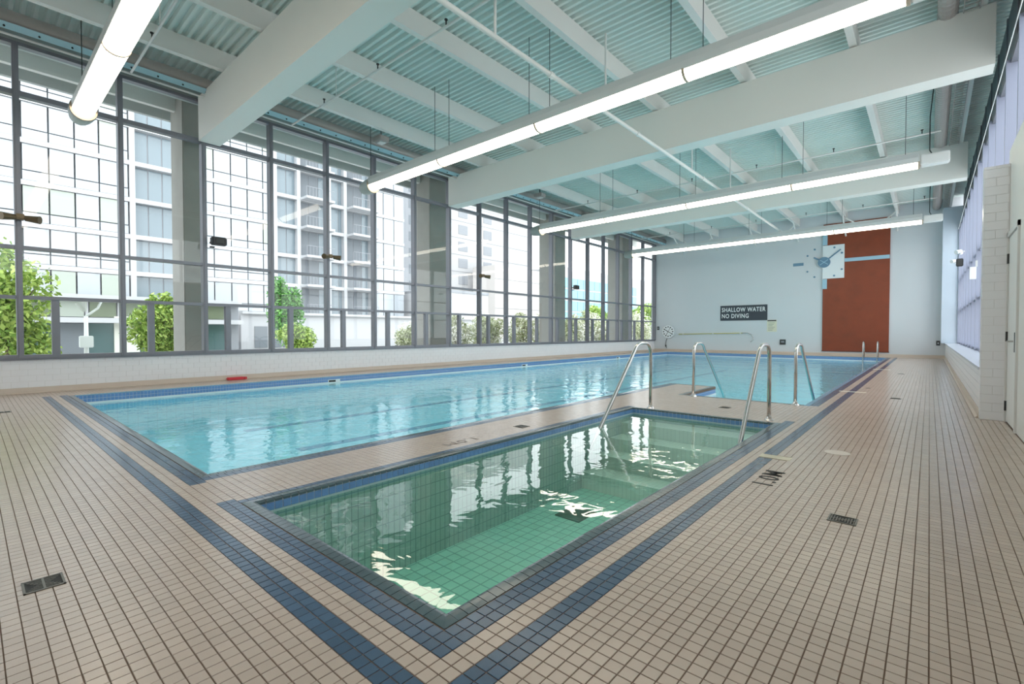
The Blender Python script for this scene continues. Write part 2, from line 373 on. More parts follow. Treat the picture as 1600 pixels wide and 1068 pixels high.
def wall_tiles(ring_, z0, z1, rows, t, skipfn=None):
    out = []
    h = (z1-z0)/rows
    for i in range(len(ring_)):
        a = Vector((*ring_[i], 0)); b_ = Vector((*ring_[(i+1) % len(ring_)], 0)); L_ = (b_-a).length; k = int(L_/P); d = (b_-a)/L_; nr = Vector((-d.y, d.x, 0))
        for q in range(k):
            m_ = a+d*(L_*(q+.5)/k)
            for r in range(rows): out.append((m_+nr*t+Vector((0, 0, z0+h*(r+.5))), d, nr, L_/k, h))
    return out
def tile_mesh(items, name, m, parent, th=.004, gap=.0022):
    V = []; F = []
    for c_, d, nr, w_, h in items:
        n0 = len(V); hw = w_/2-gap; hh = h/2-gap
        for s_, zz in ((0, 0), (1, 0)):
            for sx, sz in ((-1, -1), (1, -1), (1, 1), (-1, 1)): V.append(tuple(c_+d*sx*hw+Vector((0, 0, sz*hh))+nr*(th*s_)))
        F += [tuple(n0+i for i in q) for q in ((4, 5, 6, 7), (0, 1, 5, 4), (1, 2, 6, 5), (2, 3, 7, 6), (3, 0, 4, 7))]
    return fast(name, V, F, m, parent)
stuff(tile_mesh(wall_tiles(ring, WZ+.022, -.014, 2, .002), 'waterline_tiles', M_wline, pool))
# skimmer openings in the window-side rim
for y in (6.03, 13.5, 20.5):
    MB().box(MX0-.002, MX0+.012, y-.16, y+.16, WZ-.01, WZ+.085).build('skimmer_frame', M_gutter, pool)
    MB().box(MX0+.008, MX0+.014, y-.14, y+.04, WZ, WZ+.07).build('skimmer_mouth', M_slot, pool)
# coping: rounded nosing tiles around the water edges
def coping(ring_, parent, m, cap=300, mfn=None, name='coping_tile'):
    prof = [(-.004, -.020), (-.004, -.006), (.004, .0015), (.018, .004), (.040, .003), (c-.004, .0005), (c-.004, -.01)]
    L = []
    for i in range(len(ring_)):
        a = Vector((*ring_[i], 0)); b_ = Vector((*ring_[(i+1) % len(ring_)], 0)); pv = Vector((*ring_[i-1], 0)); nx = Vector((*ring_[(i+2) % len(ring_)], 0))
        d = (b_-a).normalized(); L_ = (b_-a).length; nr = Vector((d.y, -d.x, 0)); k = int(L_/P)
        d0 = (a-pv).normalized(); d2 = (nx-b_).normalized()
        conv0 = d0.x*d.y-d0.y*d.x > 0; conv1 = d.x*d2.y-d.y*d2.x > 0
        for q in range(k): L.append((a+d*(L_*(q+.5)/k), d, nr, L_/k, i))
        # mitre corner piece
        if conv0: L.append((a-d*0, None, nr, (d0, d), i))
    tiles = [t for t in L if t[1] is not None]; corners = [t for t in L if t[1] is None]
    tiles.sort(key=lambda t: (not seen((t[0].x, t[0].y, 0)), math.hypot(t[0].x, t[0].y)))
    def pm(w_):
        mb = MB(); h = w_/2-.0018
        mb.prism([(-p, z) for p, z in prof], 'y', -h, h); return mb
    cache = {}
    V = []; F = []
    for q, (p, d, nr, w_, i) in enumerate(tiles):
        m2 = mfn(i) if mfn else m
        ang = math.atan2(nr.y, nr.x)+math.pi
        if q < cap:
            key = (round(w_, 4), m2.name)
            if key not in cache: cache[key] = pm(w_).mesh('coping_tile'); cache[key].materials.append(m2)
            link(name, cache[key], None, parent, p, (0, 0, ang))
        else:
            mb = V  # collected per material
            V.append((p, ang, w_, m2))
    bym = {}
    for p, ang, w_, m2 in V: bym.setdefault(m2.name, []).append((p, ang, w_))
    for mn, its in bym.items():
        big = MB(); ref = {}
        for p, ang, w_ in its:
            k_ = round(w_, 4)
            if k_ not in ref: ref[k_] = pm(w_)
            ca, sa = math.cos(ang), math.sin(ang); n0 = len(big.v)
            big.v += [(p.x+x*ca-y*sa, p.y+x*sa+y*ca, z) for x, y, z in ref[k_].v]; big.f += [tuple(n0+t_ for t_ in f) for f in ref[k_].f]
        me = bpy.data.meshes.new('coping_tiles'); me.from_pydata(big.v, [], big.f); me.update(); bm = bmesh.new(); bm.from_mesh(me); bmesh.ops.recalc_face_normals(bm, faces=bm.faces); bm.to_mesh(me); bm.free()
        stuff(link('coping_tiles', me, MATS[mn], parent))
    for p, _, nr, (d0, d), i in corners:
        n0 = Vector((d0.y, -d0.x, 0)); m2 = mfn(i) if mfn else m; mb = MB()
        # two mitred wedges: profile swept from direction n0 to nr through the corner diagonal
        dirs = [n0, (n0+nr), nr]
        for u in dirs:
            for a_, z in prof: q_ = p+u*a_; mb.v.append((q_.x, q_.y, z))
        k = len(prof)
        for s_ in range(2):
            for t_ in range(k-1): mb.f.append((s_*k+t_, s_*k+t_+1, (s_+1)*k+t_+1, (s_+1)*k+t_))
        mb.build('coping_corner', m2, parent)
coping(ring, pool, M_cope, 300, lambda i: M_cope2 if i in (5, 6, 7) else M_cope)
# hot tub
tub = thing('hot_tub', 'small rectangular hot tub with green tiled bottom in the foreground', 'hot tub', (0, 0, 0))
tr = [(HX0, HY0), (HX1, HY0), (HX1, HY1), (HX0, HY1)]
tw = MB()
for i in range(4):
    a = tr[i]; b_ = tr[(i+1) % 4]; tw.quad((*a, TZ+.0), (*b_, TZ+.0), (*b_, TD), (*a, TD))
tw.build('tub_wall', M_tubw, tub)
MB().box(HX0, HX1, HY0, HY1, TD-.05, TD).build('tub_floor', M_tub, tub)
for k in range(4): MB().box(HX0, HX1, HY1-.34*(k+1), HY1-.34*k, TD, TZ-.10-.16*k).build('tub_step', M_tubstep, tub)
bl = MB()
for i in range(4): rimseg(bl, tr[i], tr[(i+1) % 4], TZ-.02, -.012, .002)
bl.build('rim_backing', M_wgrout, tub)
its = wall_tiles(tr, TZ-.004, -.02, 1, .002); its.sort(key=lambda t: t[0].x+.001*t[0].y if t[0].x < HX0+.1 else (0 if t[0].y > HY1-.1 else 5))
cache = {}
for c_, d, nr, w_, h in its[:300]:
    key = round(w_, 4)
    if key not in cache:
        mb = MB(); mb.box(-w_/2+.002, w_/2-.002, 0, .004, -h/2+.002, h/2-.002); cache[key] = mb.mesh('waterline_tile'); cache[key].materials.append(M_wline)
    link('waterline_tile', cache[key], None, tub, c_, (0, 0, math.atan2(d.y, d.x)))
ww = MB(); ww.quad((HX0, HY0, TZ), (HX1, HY0, TZ), (HX1, HY1, TZ), (HX0, HY1, TZ)); stuff(ww.build('water', water_tub, tub))
for x, y in ((-1.48, 4.0), (-1.48, 2.6)): MB().cyl((HX1+.001, y, TD+.35), (HX1-.02, y, TD+.35), .04, 16).build('jet_nozzle', M_gutter, tub)
MB().box(-2.98, -2.68, 4.1, 4.45, TD, TD+.012).build('main_drain', mat('tub_drain', (.06, .12, .08), .5), tub)
coping(tr, tub, M_cope, 300)

# ============================================================ WALLS
def wall(name, boxes_, m):
    s = struct(name); b = MB()
    for q in boxes_: b.box(*q)
    b.build('wall_body', m, s); return s
TW, TH = .216, .108
def brickface(parent, plane, const, u0, u1, z0, z1, single=False, out=1, name='wall_tile', th=.006):
    """running-bond wall tiles with recessed joints on plane x=const or y=const"""
    items = []; r = 0; z = z0
    while z < z1-.01:
        zt = min(z+TH, z1); u = u0-(TW/2 if r % 2 else 0)
        while u < u1-.005:
            a = max(u, u0); b_ = min(u+TW, u1)
            if b_-a > .01: items.append((a, b_, z, zt))
            u += TW
        z += TH; r += 1
    g = .002
    if single:
        for a, b_, za, zb in items:
            mb = MB(); n_, t_ = sorted((const, const+out*th))
            if plane == 'x': mb.box(n_, t_, a+g, b_-g, za+g, zb-g)
            else: mb.box(a+g, b_-g, n_, t_, za+g, zb-g)
            mb.build(name, M_wtile, parent)
    else:
        V = []; F = []
        for a, b_, za, zb in items:
            n0 = len(V); c0, c1 = const, const+out*th
            for cc in (c0, c1):
                for u, z_ in ((a+g, za+g), (b_-g, za+g), (b_-g, zb-g), (a+g, zb-g)): V.append((cc, u, z_) if plane == 'x' else (u, cc, z_))
            F += [tuple(n0+i for i in q) for q in ((4, 5, 6, 7), (0, 1, 5, 4), (1, 2, 6, 5), (2, 3, 7, 6), (3, 0, 4, 7))]
        stuff(fast(name+'s', V, F, M_wtile, parent))
wl = wall('wall_left', [(XL-.25, XL-.008, NW, FW+.2, -.3, .60)], M_wgrout)
brickface(wl, 'x', XL-.008, NW, FW, .10, .60)
MB().box(XL-.25, XL+.05, NW, FW, .60, .635).build('window_ledge', M_frame, wl)
MB().box(XL-.20, XL+.02, NW, FW, 6.22, ZD+.06).build('head_panel', mat('head_panel_paint', (.42, .47, .47), .5), wl)
wf = wall('wall_far', [(XL-.2, 1.6, FW, FW+.3, -.3, ZD+.1)], M_far)
wb_ = wall('wall_back', [(XL-.2, 3, NW-.3, NW, -.3, ZD+.1)], M_white)
bs = struct('baseboard_left'); MB().prism([(XL-.01, 0), (XL+.045, 0), (XL+.02, .02), (XL+.008, .10), (XL-.01, .10)], 'y', NW, FW).build('cove_strip', M_cove, bs)
bs = struct('baseboard_far'); MB().prism([(FW, 0), (FW-.045, 0), (FW-.02, .02), (FW-.008, .14), (FW, .14)], 'x', XL, XR).build('cove_strip', M_cove, bs)
wr = wall('wall_right', [(XR+.008, 1.05, 8.6, FW, -.3, .62)], M_wgrout)
brickface(wr, 'x', XR+.008, 8.6, FW, .10, .62, out=-1)
MB().box(XR-.02, 1.05, 8.6, FW, .62, .655).build('window_ledge', mat('ledge_stone', (.62, .65, .72), .25), wr)
bs = struct('baseboard_right'); MB().prism([(XR+.01, 0), (XR-.045, 0), (XR-.02, .02), (XR-.008, .10), (XR+.01, .10)], 'y', 8.6, FW).build('cove_strip', M_cove, bs)
# far right pier and tiled return pillar
MB().box(.36, 1.05, FW-.45, FW, .655, 6.2).build('corner_pier', mat('pier_paint', (.62, .70, .80), .5), wr)
pil = struct('wall_pillar')
MB().box(.498, .86, 8.458, 8.62, 0, 3.17).build('wall_body', M_wgrout, pil)
brickface(pil, 'y', 8.458, .494, .72, 0, 3.17, single=True, out=-1)
brickface(pil, 'x', .498, 8.456, 8.62, 0, 3.17, single=True, out=-1)
# door side wall (vestibule block)
M_vest = mat('vestibule_paint', (.80, .79, .77), .5, noise=(2, .04))
vb = struct('wall_entrance')
b = MB(); b.box(.725, 2.6, 8.46, 8.62, 0, 3.3); b.box(.725, 1.1, NW, 7.50, 0, 3.3); b.box(.725, 1.1, 7.50, 8.46, 2.32, 3.3); b.box(.725, 2.6, NW, 8.62, 3.3, 3.36)
b.build('wall_body', M_vest, vb)
MB().box(1.6, 1.7, NW, 8.46, 0, 3.3).build('back_panel', M_vest, vb)
dr = struct('door_1')
M_door = mat('door_paint', (.82, .82, .81), .4)
b = MB(); b.box(.705, .76, 8.41, 8.46, 0, 2.32); b.box(.705, .76, 7.50, 7.55, 0, 2.32); b.box(.705, .76, 7.50, 8.46, 2.26, 2.32); b.build('door_frame', mat('door_frame_paint', (.74, .73, .72), .4), dr)
leaf = MB().box(.722, .765, 7.56, 8.40, .015, 2.255).build('door_leaf', M_door, dr)
MB().box(.730, .76, 7.56, 8.40, 0, .014).build('threshold', M_slot, dr)
h = MB(); h.box(.708, .722, 7.62, 7.67, .88, 1.10); h.build('lock_plate', M_dark, leaf)
MB().cyl((.70, 7.645, 1.0), (.66, 7.645, 1.0), .01).tube([(.665, 7.645, 1.0), (.662, 7.70, 1.0), (.665, 7.78, .995)], .010).build('door_handle', M_steel, leaf)
for z in (.2, 1.05, 2.0): MB().box(.704, .722, 8.385, 8.43, z-.06, z+.06).build('hinge', M_dark, leaf)

# ---- left window wall (window_1)
win = struct('window_1')
TR = [1.73, 2.62, 5.35]
Y0 = .63-1.452*3; SP = 1.452
ys = [Y0+SP*k for k in range(0, 22) if Y0+SP*k < FW-.3]
def section(mb, y, z0, z1, w_=.085, d0=XL-.09, d1=XL+.09): mb.box(d0, d1, y-w_/2, y+w_/2, z0, z1)
for y in ys+[FW-.04, NW+.04]:
    mb = MB(); section(mb, y, .635, 6.24); mb.box(XL+.09, XL+.10, y-.018, y+.018, .635, 6.24); mb.build('mullion', M_frame, win)
for k, y in enumerate(ys[:-1]):
    MB().box(XL-.05, XL+.06, y+.41, y+.52, .66, 1.70).build('short_mullion', M_frame, win)
edges = [NW+.04]+ys+[FW-.04]
for a, b_ in zip(edges[:-1], edges[1:]):
    for z, hh in ((.665, .03), (1.73, .032), (2.62, .032), (5.35, .045), (6.22, .03)):
        MB().box(XL-.06, XL+.075, a+.031, b_-.031, z-hh, z+hh).build('transom', M_frame, win)
    for z0, z1 in ((.695, 1.70), (1.762, 2.588), (2.652, 5.305), (5.395, 6.19)):
        MB().quad((XL, a+.03, z0), (XL, b_-.03, z0), (XL, b_-.03, z1), (XL, a+.03, z1)).build('pane', M_glass, win)
# ---- right window wall (window_2)
w2 = struct('window_2'); XW = .98
ysr = [y+0 for y in ys if y > 8.0]
for y in [y for y in ys if y > -3.5]+[FW-.5]:
    z0 = .655 if y > 8.6 else 3.36
    MB().box(XW-.13, XW+.12, y-.035, y+.035, z0, 5.35).build('fin', M_frameL, w2)
    MB().box(XW-.02, XW+.12, y-.035, y+.035, 5.35, ZD).build('fin_top', M_frame, w2)  # darker grey on the upper fin paints in the shade above the transom
ee = [y for y in ys if y > -3.5]+[FW-.5]
for a, b_ in zip(ee[:-1], ee[1:]):
    low = a > 8.0
    for z, hh in ((.69, .03), (1.95, .03), (3.15, .03), (5.35, .06)):
        if z < 3.3 and not low: continue
        MB().box(XW-.08, XW+.08, a+.035, b_-.035, z-hh, z+hh).build('transom', M_frameL if z < 5 else M_frame, w2)
    for z0, z1 in (((.72, 1.92), (1.98, 3.12), (3.18, 5.29)) if low else ((3.36, 5.29),)):
        MB().quad((XW, a+.03, z0), (XW, b_-.03, z0), (XW, b_-.03, z1), (XW, a+.03, z1)).build('pane', M_glass, w2)
    MB().box(XW-.0, XW+.1, a+.035, b_-.035, 5.41, ZD).build('spandrel_panel', mat('spandrel_grey', (.20, .21, .22), .5), w2)
MB().tube([(XW-.16, 2, 5.25), (XW-.16, FW-.6, 5.25)], .007, 6).build('tie_rod', M_pipe, w2)

# ============================================================ CEILING
ceil = struct('ceiling')
rib = .15; V = []; F = []
y = NW-.2; prof = []
while y < FW+.3: prof += [(y, ZD), (y+.052, ZD), (y+.072, ZD+.065), (y+.13, ZD+.065)]; y += rib
for x in (-14.35, 1.1):
    for p in prof: V.append((x, p[0], p[1]))
k = len(prof); F = [(i, i+1, k+i+1, k+i) for i in range(k-1)]
fast('deck_sheet', V, F, M_deck, ceil)
MB().box(-14.4, 1.2, NW-.4, FW+.4, ZD+.10, ZD+.35).build('roof_slab', M_conc, ceil)
MB().box(-14.42, -14.32, NW-.4, FW+.4, ZD-.28, ZD+.35).build('roof_fascia', mat('fascia_grey', (.45, .46, .45), .5), ceil)
BY = [-3.85+.02, 3.41, 10.63, 17.87]
for y in BY:
    MB().prism([(y, 5.30), (y+.42, 5.30), (y+.42, 6.25), (y, 6.25)], 'x', -12.12, .72).build('beam', M_beam, ceil)
PX = [-12.0+.0, -10.56, -8.65, -6.74, -4.83, -2.91, -1.05, .55]
for x in PX[1:7]:
    mb = MB(); mb.box(x-.115, x-.105+.0, NW, FW, 6.29, ZD)   # web far side
    mb = MB(); mb.box(x-.12, x, NW, FW, 6.28, 6.302); mb.box(x-.112, x-.008, NW, FW, 6.302, ZD-.002)
    mb.build('purlin', M_purl, ceil)
    # kicker brace down to the far wall
    MB().cyl((x-.06, FW-1.3, 6.30), (x-.06, FW-.01, 5.55), .035, 6).build('kicker_brace', M_purl, ceil)
    MB().cyl((x-.06, FW-.65, 6.30), (x-.06+(.75 if PX.index(x) % 2 else -.75), FW-.05, 5.8), .03, 6).build('kicker_brace', M_purl, ceil)
MB().box(-13.55, -13.43, NW, FW, 6.30, ZD-.002).build('purlin', M_purl, ceil)
MB().box(.52, .62, NW, FW, 6.25, ZD-.002).build('purlin', M_purl, ceil)

# ---- pendant linear lights
fl_lab = ['long tubular pendant light nearest the camera at upper left', 'long tubular pendant light between the first two ceiling beams', 'long tubular pendant light between the second and third ceiling beams', 'long tubular pendant light farthest away near the end wall']
SEG = 2.75; LXe = -11.0
def fixture():
    t = thing('pendant_light', fl_lab[0], 'ceiling light', (-5.6, 1.38, 4.93), group='linear pendant lights')
    x = LXe+5.6
    r = .165
    segs = [(LXe+5.6+SEG*k, LXe+5.6+SEG*(k+1)) for k in range(4)]; segs[-1] = (segs[-1][0], 5.37)
    for a, b_ in segs:
        pr = [(-.148*math.cos(t_), -.118*math.sin(t_)) for t_ in [math.pi*i/12 for i in range(13)]]
        MB().prism(pr, 'x', a+.02, b_-.02).build('lens', M_lens, t)
        hd = MB().prism([(-.155, -.012), (-.160, .10), (-.12, .215), (.12, .215), (.160, .10), (.155, -.012)], 'x', a, b_).build('hood', M_hood, t)
        pr2 = [(-.158*math.cos(t_), -.128*math.sin(t_)) for t_ in [math.pi*i/12 for i in range(13)]]
        MB().prism(pr2, 'x', b_-.018, b_+.018).build('joint_ring', mat('ring_bronze', (.45, .36, .27), .4), t)
        for s_ in (-.24, .24):
            if b_+s_ < 5.6: MB().cyl((b_+s_, 0, .215), (b_+s_, 0, ZD-4.93), .006, 6).build('suspension_cable', M_cable, hd)
    # rounded end cap on the window side
    cap = MB(); rows = 6
    for i in range(rows+1):
        f = i/rows; rr = .19*(1-.22*f**2); xx = x-.42*f
        for q in range(24):
            th = 2*math.pi*q/24; cap.v.append((xx, rr*math.cos(th), (rr*math.sin(th) if math.sin(th) < 0 else rr*1.1*math.sin(th))))
    for i in range(rows):
        for q in range(24): cap.f.append((i*24+q, i*24+(q+1) % 24, (i+1)*24+(q+1) % 24, (i+1)*24+q))
    cap.f.append(tuple(range(rows*24, rows*24+24))); cap.build('end_cap', mat('end_cap_grey', (.36, .40, .38), .4), t)
    MB().cyl((x-.02, 0, 0), (x+.02, 0, 0), .185, 24).build('end_ring', mat('ring_bronze', (.45, .36, .27), .4), t)
    MB().cyl((x-.1, 0, .15), (x-.1, 0, ZD-4.93), .008, 6).build('suspension_cable', M_cable, t)
    link('driver_box', bevel_box(.50, .30, .22, .02), M_pipe, t, (5.64, 0, .03))
    MB().tube([(5.6, 0, .14), (5.55, 0, .25), (5.55, 0, 1.0), (5.6, 0, ZD-4.93-.1)], .012, 6).build('power_cable', M_cable, t)
    return t
def copy_tree(o, parent=None):
    c_ = o.copy(); COL.objects.link(c_); c_.parent = parent
    for ch in list(o.children): copy_tree(ch, c_)
    return c_
f0 = fixture()
for k, y in enumerate((7.05, 14.26, 21.6)):
    f = copy_tree(f0); f.location.y = y; f['label'] = fl_lab[k+1]

# ---- sprinkler pipes, ducts
sp = thing('sprinkler_pipe', 'white sprinkler main pipe running under the beams along the hall', 'pipe', (0, 0, 0))
MB().tube([(-4.6, NW+.3, 5.205), (-4.6, 22.5, 5.205)], .038, 12).build('main_pipe', M_pipe, sp, True)
for y in (4.9, 7.9, 12.2, 15.3): MB().cyl((-4.6, y, 5.205), (-4.6, y, ZD), .02, 8).build('hanger_rod', M_pipe, sp)
for y in (6.2, 9.2, 13, 17): MB().cyl((-4.6, y-.05, 5.205), (-4.6, y+.05, 5.205), .05, 12).build('coupling', M_pipe, sp)
for k, (y, l) in enumerate(((2.08, 'thin white sprinkler branch pipe in the bay nearest the camera'), (5.05, 'thin white sprinkler branch pipe just beyond the first beam'), (15.4, 'thin white sprinkler branch pipe beyond the second beam'), (22.9, 'thin white sprinkler branch pipe in front of the end wall'))):
    t = thing('sprinkler_branch', l, 'pipe', (0, y, 5.92), group='sprinkler branch pipes')
    bp_ = MB().tube([(-11.2, 0, 0), (.15, 0, 0)], .02, 8).build('branch_pipe', M_pipe, t, True)
    for x in (-9.7, -7.7, -5.8, -3.9, -2.0, -.2): MB().cyl((x, 0, .01), (x, 0, .10), .012, 6).cyl((x, 0, .10), (x, 0, .115), .028, 8).build('sprinkler_head', M_dark, bp_)
    for x in (-9.2, -3.4): MB().cyl((x, 0, 0), (x, 0, ZD-5.92), .008, 6).build('hanger_rod', M_pipe, t)
dt = thing('perforated_duct', 'long pale blue perforated air duct above the window wall', 'duct', (-11.72, 0, 6.36))
MB().tube([(0, NW+.05, 0), (0, FW-.05, 0)], .15, 20).build('duct_tube', M_duct, dt, True)
MB().prism([(.05, -.19), (.16, -.13), (.165, -.12), (.06, -.17)], 'y', NW+.05, FW-.05).build('perforated_strip', M_ductb, dt)
hb = MB(); y = NW+.3
while y < FW-.3:
    hb.cyl((.105, y, -.168), (.115, y, -.178), .016, 8); y += .42
stuff(hb.build('duct_holes', M_slot, dt))
MB().tube([(-.02, NW+.05, -.24), (-.02, FW-.05, -.24)], .02, 8).build('conduit', M_pipe, dt, True)
d2 = thing('ribbed_duct', 'grey ribbed flexible duct along the right side under the roof', 'duct', (.16, 0, 6.33))
mb = MB(); y = NW+.05; n0 = 0
while y < FW-.1:
    for rr, dy in ((.125, 0), (.135, .03)):
        for q in range(14):
            th = 2*math.pi*q/14; mb.v.append((rr*math.cos(th), y+dy, rr*math.sin(th)))
    y += .14
k = len(mb.v)//14
for i in range(k-1):
    for q in range(14): mb.f.append((i*14+q, i*14+(q+1) % 14, (i+1)*14+(q+1) % 14, (i+1)*14+q))
mb.build('duct_tube', M_duct, d2)
ct = thing('cable_tray', 'wire mesh cable tray beside the ribbed duct at the right', 'cable tray', (.44, 0, 6.22))
mb = MB(); mb.box(-.10, -.09, NW+.1, FW-.1, 0, .04); mb.box(.09, .10, NW+.1, FW-.1, 0, .04); mb.build('tray_rail', M_duct, ct)
mb = MB(); y = NW+.2
while y < FW-.2: mb.box(-.09, .09, y, y+.02, 0, .01); y += .15
stuff(mb.build('tray_rungs', M_duct, ct))

for (x, y, z, l) in ((-11.0, 7.3, 6.2, 'small grey control box hanging by the blue duct near the second light'), (-11.0, 14.15, 6.2, 'small grey control box hanging by the duct beyond the second beam')):
    t = thing('control_box', l, 'box', (x, y, z)); link('box_body', bevel_box(.34, .30, .14, .02), M_duct, t); MB().cyl((0, 0, .07), (0, 0, ZD-z), .012, 6).build('hanger_rod', M_dark, t)
    link('box_cover', bevel_box(.20, .18, .03, .01), M_hood, t, (0, 0, -.08))

# ============================================================ HANDRAILS
def arc(p, c0, c1, n=6):
    """round the corner at p between points c0 (before) and c1 (after)"""
    return [((1-t)**2*c0[0]+2*(1-t)*t*p[0]+t*t*c1[0], (1-t)**2*c0[1]+2*(1-t)*t*p[1]+t*t*c1[1]) for t in [i/n for i in range(n+1)]]
def handrail(x, yb, s_, zt, run, zw, label, grp):
    """base at yb; leans in direction s_ (-1 towards camera)"""
    t = thing('pool_handrail', label, 'handrail', (x, yb, 0), group=grp)
    pts = [(0, -.02), (0, .55)]
    pts += arc((0, zt), (0, zt-.20), (s_*.17, zt)); 
    top = s_*.48; pts += [(s_*.30, zt)] if False else []
    pts += arc((s_*.44, zt), (s_*.30, zt), (s_*.50, zt-.10))
    # sloping leg to water and beyond
    slope = (zt-zw)/(run-.40); ex = run+.33/slope
    pts += [(s_*run, zw), (s_*ex, zw-.33)]
    MB().tube([(0, a, b_) for a, b_ in pts], .0235, 14).build('rail', M_steel, t, True)
    MB().cyl((0, 0, .001), (0, 0, .022), .055, 20, .045).cyl((0, 0, .022), (0, 0, .05), .034, 20, .028).build('base_flange', M_steel, t)
    return t
handrail(-3.04, 6.53, -1, .95, 1.40, TZ, 'left steel handrail at the far end of the hot tub', 'hot tub handrails')
handrail(-1.50, 6.60, -1, .95, 1.20, TZ, 'right steel handrail at the far end of the hot tub', 'hot tub handrails')
handrail(-3.05, 8.24, 1, .91, 1.62, WZ, 'left steel handrail at the corner steps of the lap pool', 'lap pool handrails')
handrail(-1.52, 8.27, 1, .91, 1.62, WZ, 'right steel handrail at the corner steps of the lap pool', 'lap pool handrails')
lad = thing('pool_ladder', 'steel ladder hooked over the far end of the lap pool', 'ladder', (-1.95, MYE, 0))
for s_ in (-.25, .25):
    pp = [(.42, 0), (.42, .45)]+arc((.40, .72), (.42, .5), (.2, .72))+arc((-.10, .72), (.05, .72), (-.14, .5))+[(-.10, -.2), (-.10, -.8)]
    MB().tube([(s_, a, b_) for a, b_ in pp], .022, 10).build('ladder_rail', M_steel, lad, True)
for z in (-.3, -.6): MB().box(-.24, .24, -.14, -.06, z, z+.03).build('rung', M_steel, lad)

# ============================================================ END WALL OBJECTS
M_wt = mat('sign_white', (.85, .87, .88), .5)
t = thing('red_panel', 'tall rust red wooden panel on the end wall behind the clock', 'wall panel', (-2.6, FW, 0))
MB().box(-1.25, 1.25, -.05, -.001, .24, 6.2).build('panel_board', M_red, t)
MB().box(-1.27, 1.27, -.055, -.001, .21, .24).build('panel_trim', mat('panel_trim', (.12, .03, .02), .5), t)
FP = FW-.05
ck = thing('wall_clock', 'large square wall clock with blue hands and half its face over the red panel', 'clock', (-3.80, FW, 4.42))
MB().box(-.06, .79, -.085, -.051, -.78, .78).build('clock_face', mat('clock_face_paint', (.80, .84, .86), .5), ck)
MB().box(-.76, -.06, -.010, -.001, -.78, .78).build('face_extension', M_far, ck)
hub = MB().cyl((0, -.086, 0), (0, -.13, 0), .25, 32).build('hub', M_clkblue, ck)
x_ = MB()
for a in (35, -35, 0 , 90)[:2]:
    ca, sa = math.cos(math.radians(a)), math.sin(math.radians(a)); x_.prism([(-.2*ca-.012*sa, -.2*sa+.012*ca), (.2*ca-.012*sa, .2*sa+.012*ca), (.2*ca+.012*sa, .2*sa-.012*ca), (-.2*ca+.012*sa, -.2*sa-.012*ca)], 'y', -.135, -.131)
x_.build('hub_cross', M_lblue, hub)
def hand(name, ang, L_, w_, y):
    ca, sa = math.cos(math.radians(ang)), math.sin(math.radians(ang))
    pts = [(.15*ca-w_*sa, .15*sa+w_*ca), (L_*ca-w_*sa, L_*sa+w_*ca), (L_*ca+w_*sa, L_*sa-w_*ca), (.15*ca+w_*sa, .15*sa-w_*ca)]
    MB().prism(pts, 'y', y-.01, y).build(name, M_clkblue, ck)
hand('hour_hand', 148, .50, .035, -.10); hand('minute_hand', 40, .85, .028, -.112)
for a in (30, 60, 120, 150, 210, 240, 300, 330):
    r = .80; u, v = r*math.cos(math.radians(a)), .80*math.sin(math.radians(a))*.95
    u = max(min(u, .75), -.74); y_ = -.086 if u > 0 else -.010; MB().cyl((u, y_, v), (u, y_-.02, v), .045, 10).build('hour_dot', M_clkblue, ck)
MB().box(-1.30, -.86, -.03, -.001, -.07, .07).build('nine_bar', M_clkblue, ck)
MB().box(-.06, .12, -.10, -.001, .80, 1.28).build('twelve_bar', M_lblue, ck)
MB().box(-.06, .12, -.10, -.001, -1.26, -.80).build('six_bar', M_lblue, ck)
MB().box(.80, 2.44, -.10, -.051, -.05, .11).build('three_bar', M_lblue, ck)

sg = thing('depth_sign', 'dark grey wall sign warning of shallow water and no diving', 'sign', (-7.38, FW, 2.13))
sb = MB().box(-1.15, 1.15, -.03, -.001, -.40, .40).build('sign_board', M_signd, sg)
text('lettering', 'SHALLOW WATER', .285, M_wt, sb, (-1.07, -.033, .06), (math.pi/2, 0, 0), ext=.001, spacing=1.12, offset=.004, fit=(2.14, .23))
text('lettering', 'NO DIVING', .285, M_wt, sb, (-1.07, -.033, -.27), (math.pi/2, 0, 0), ext=.001, spacing=1.12, offset=.004, fit=(1.34, .23))
no = thing('rules_notice', 'small cream paper notice with black heading beside the dark sign', 'notice', (-6.02, FW, 1.44))
pp_ = MB().box(-.22, .22, -.012, -.001, -.30, .30).build('paper', mat('notice_paper', (.72, .70, .55), .7), no)
mb = MB(); mb.box(-.20, .20, -.015, -.012, .23, .29); mb.build('heading', M_black, pp_)
mb = MB()
for k in range(6): mb.box(-.17, .13-.05*(k % 3), -.014, -.012, .14-.075*k, .155-.075*k)
mb.build('print_lines', mat('print_ink', (.12, .12, .12), .7), pp_)
pc = thing('pace_clock', 'round white pace clock on the end wall by the window corner', 'clock', (-11.42, FW, 1.15))
MB().cyl((0, -.08, 0), (0, -.001, 0), .40, 40).build('case', mat('pace_case', (.62, .64, .66), .4), pc)
dial = MB().cyl((0, -.086, 0), (0, -.08, 0), .36, 40).build('dial', M_wt, pc)
for k in range(12):
    a = math.pi*k/6; ca, sa = math.cos(a), math.sin(a); u, v = .27*ca, .27*sa
    MB().box(u-.035, u+.035, -.092, -.086, v-.03, v+.03).build('numeral_block', M_black, dial)
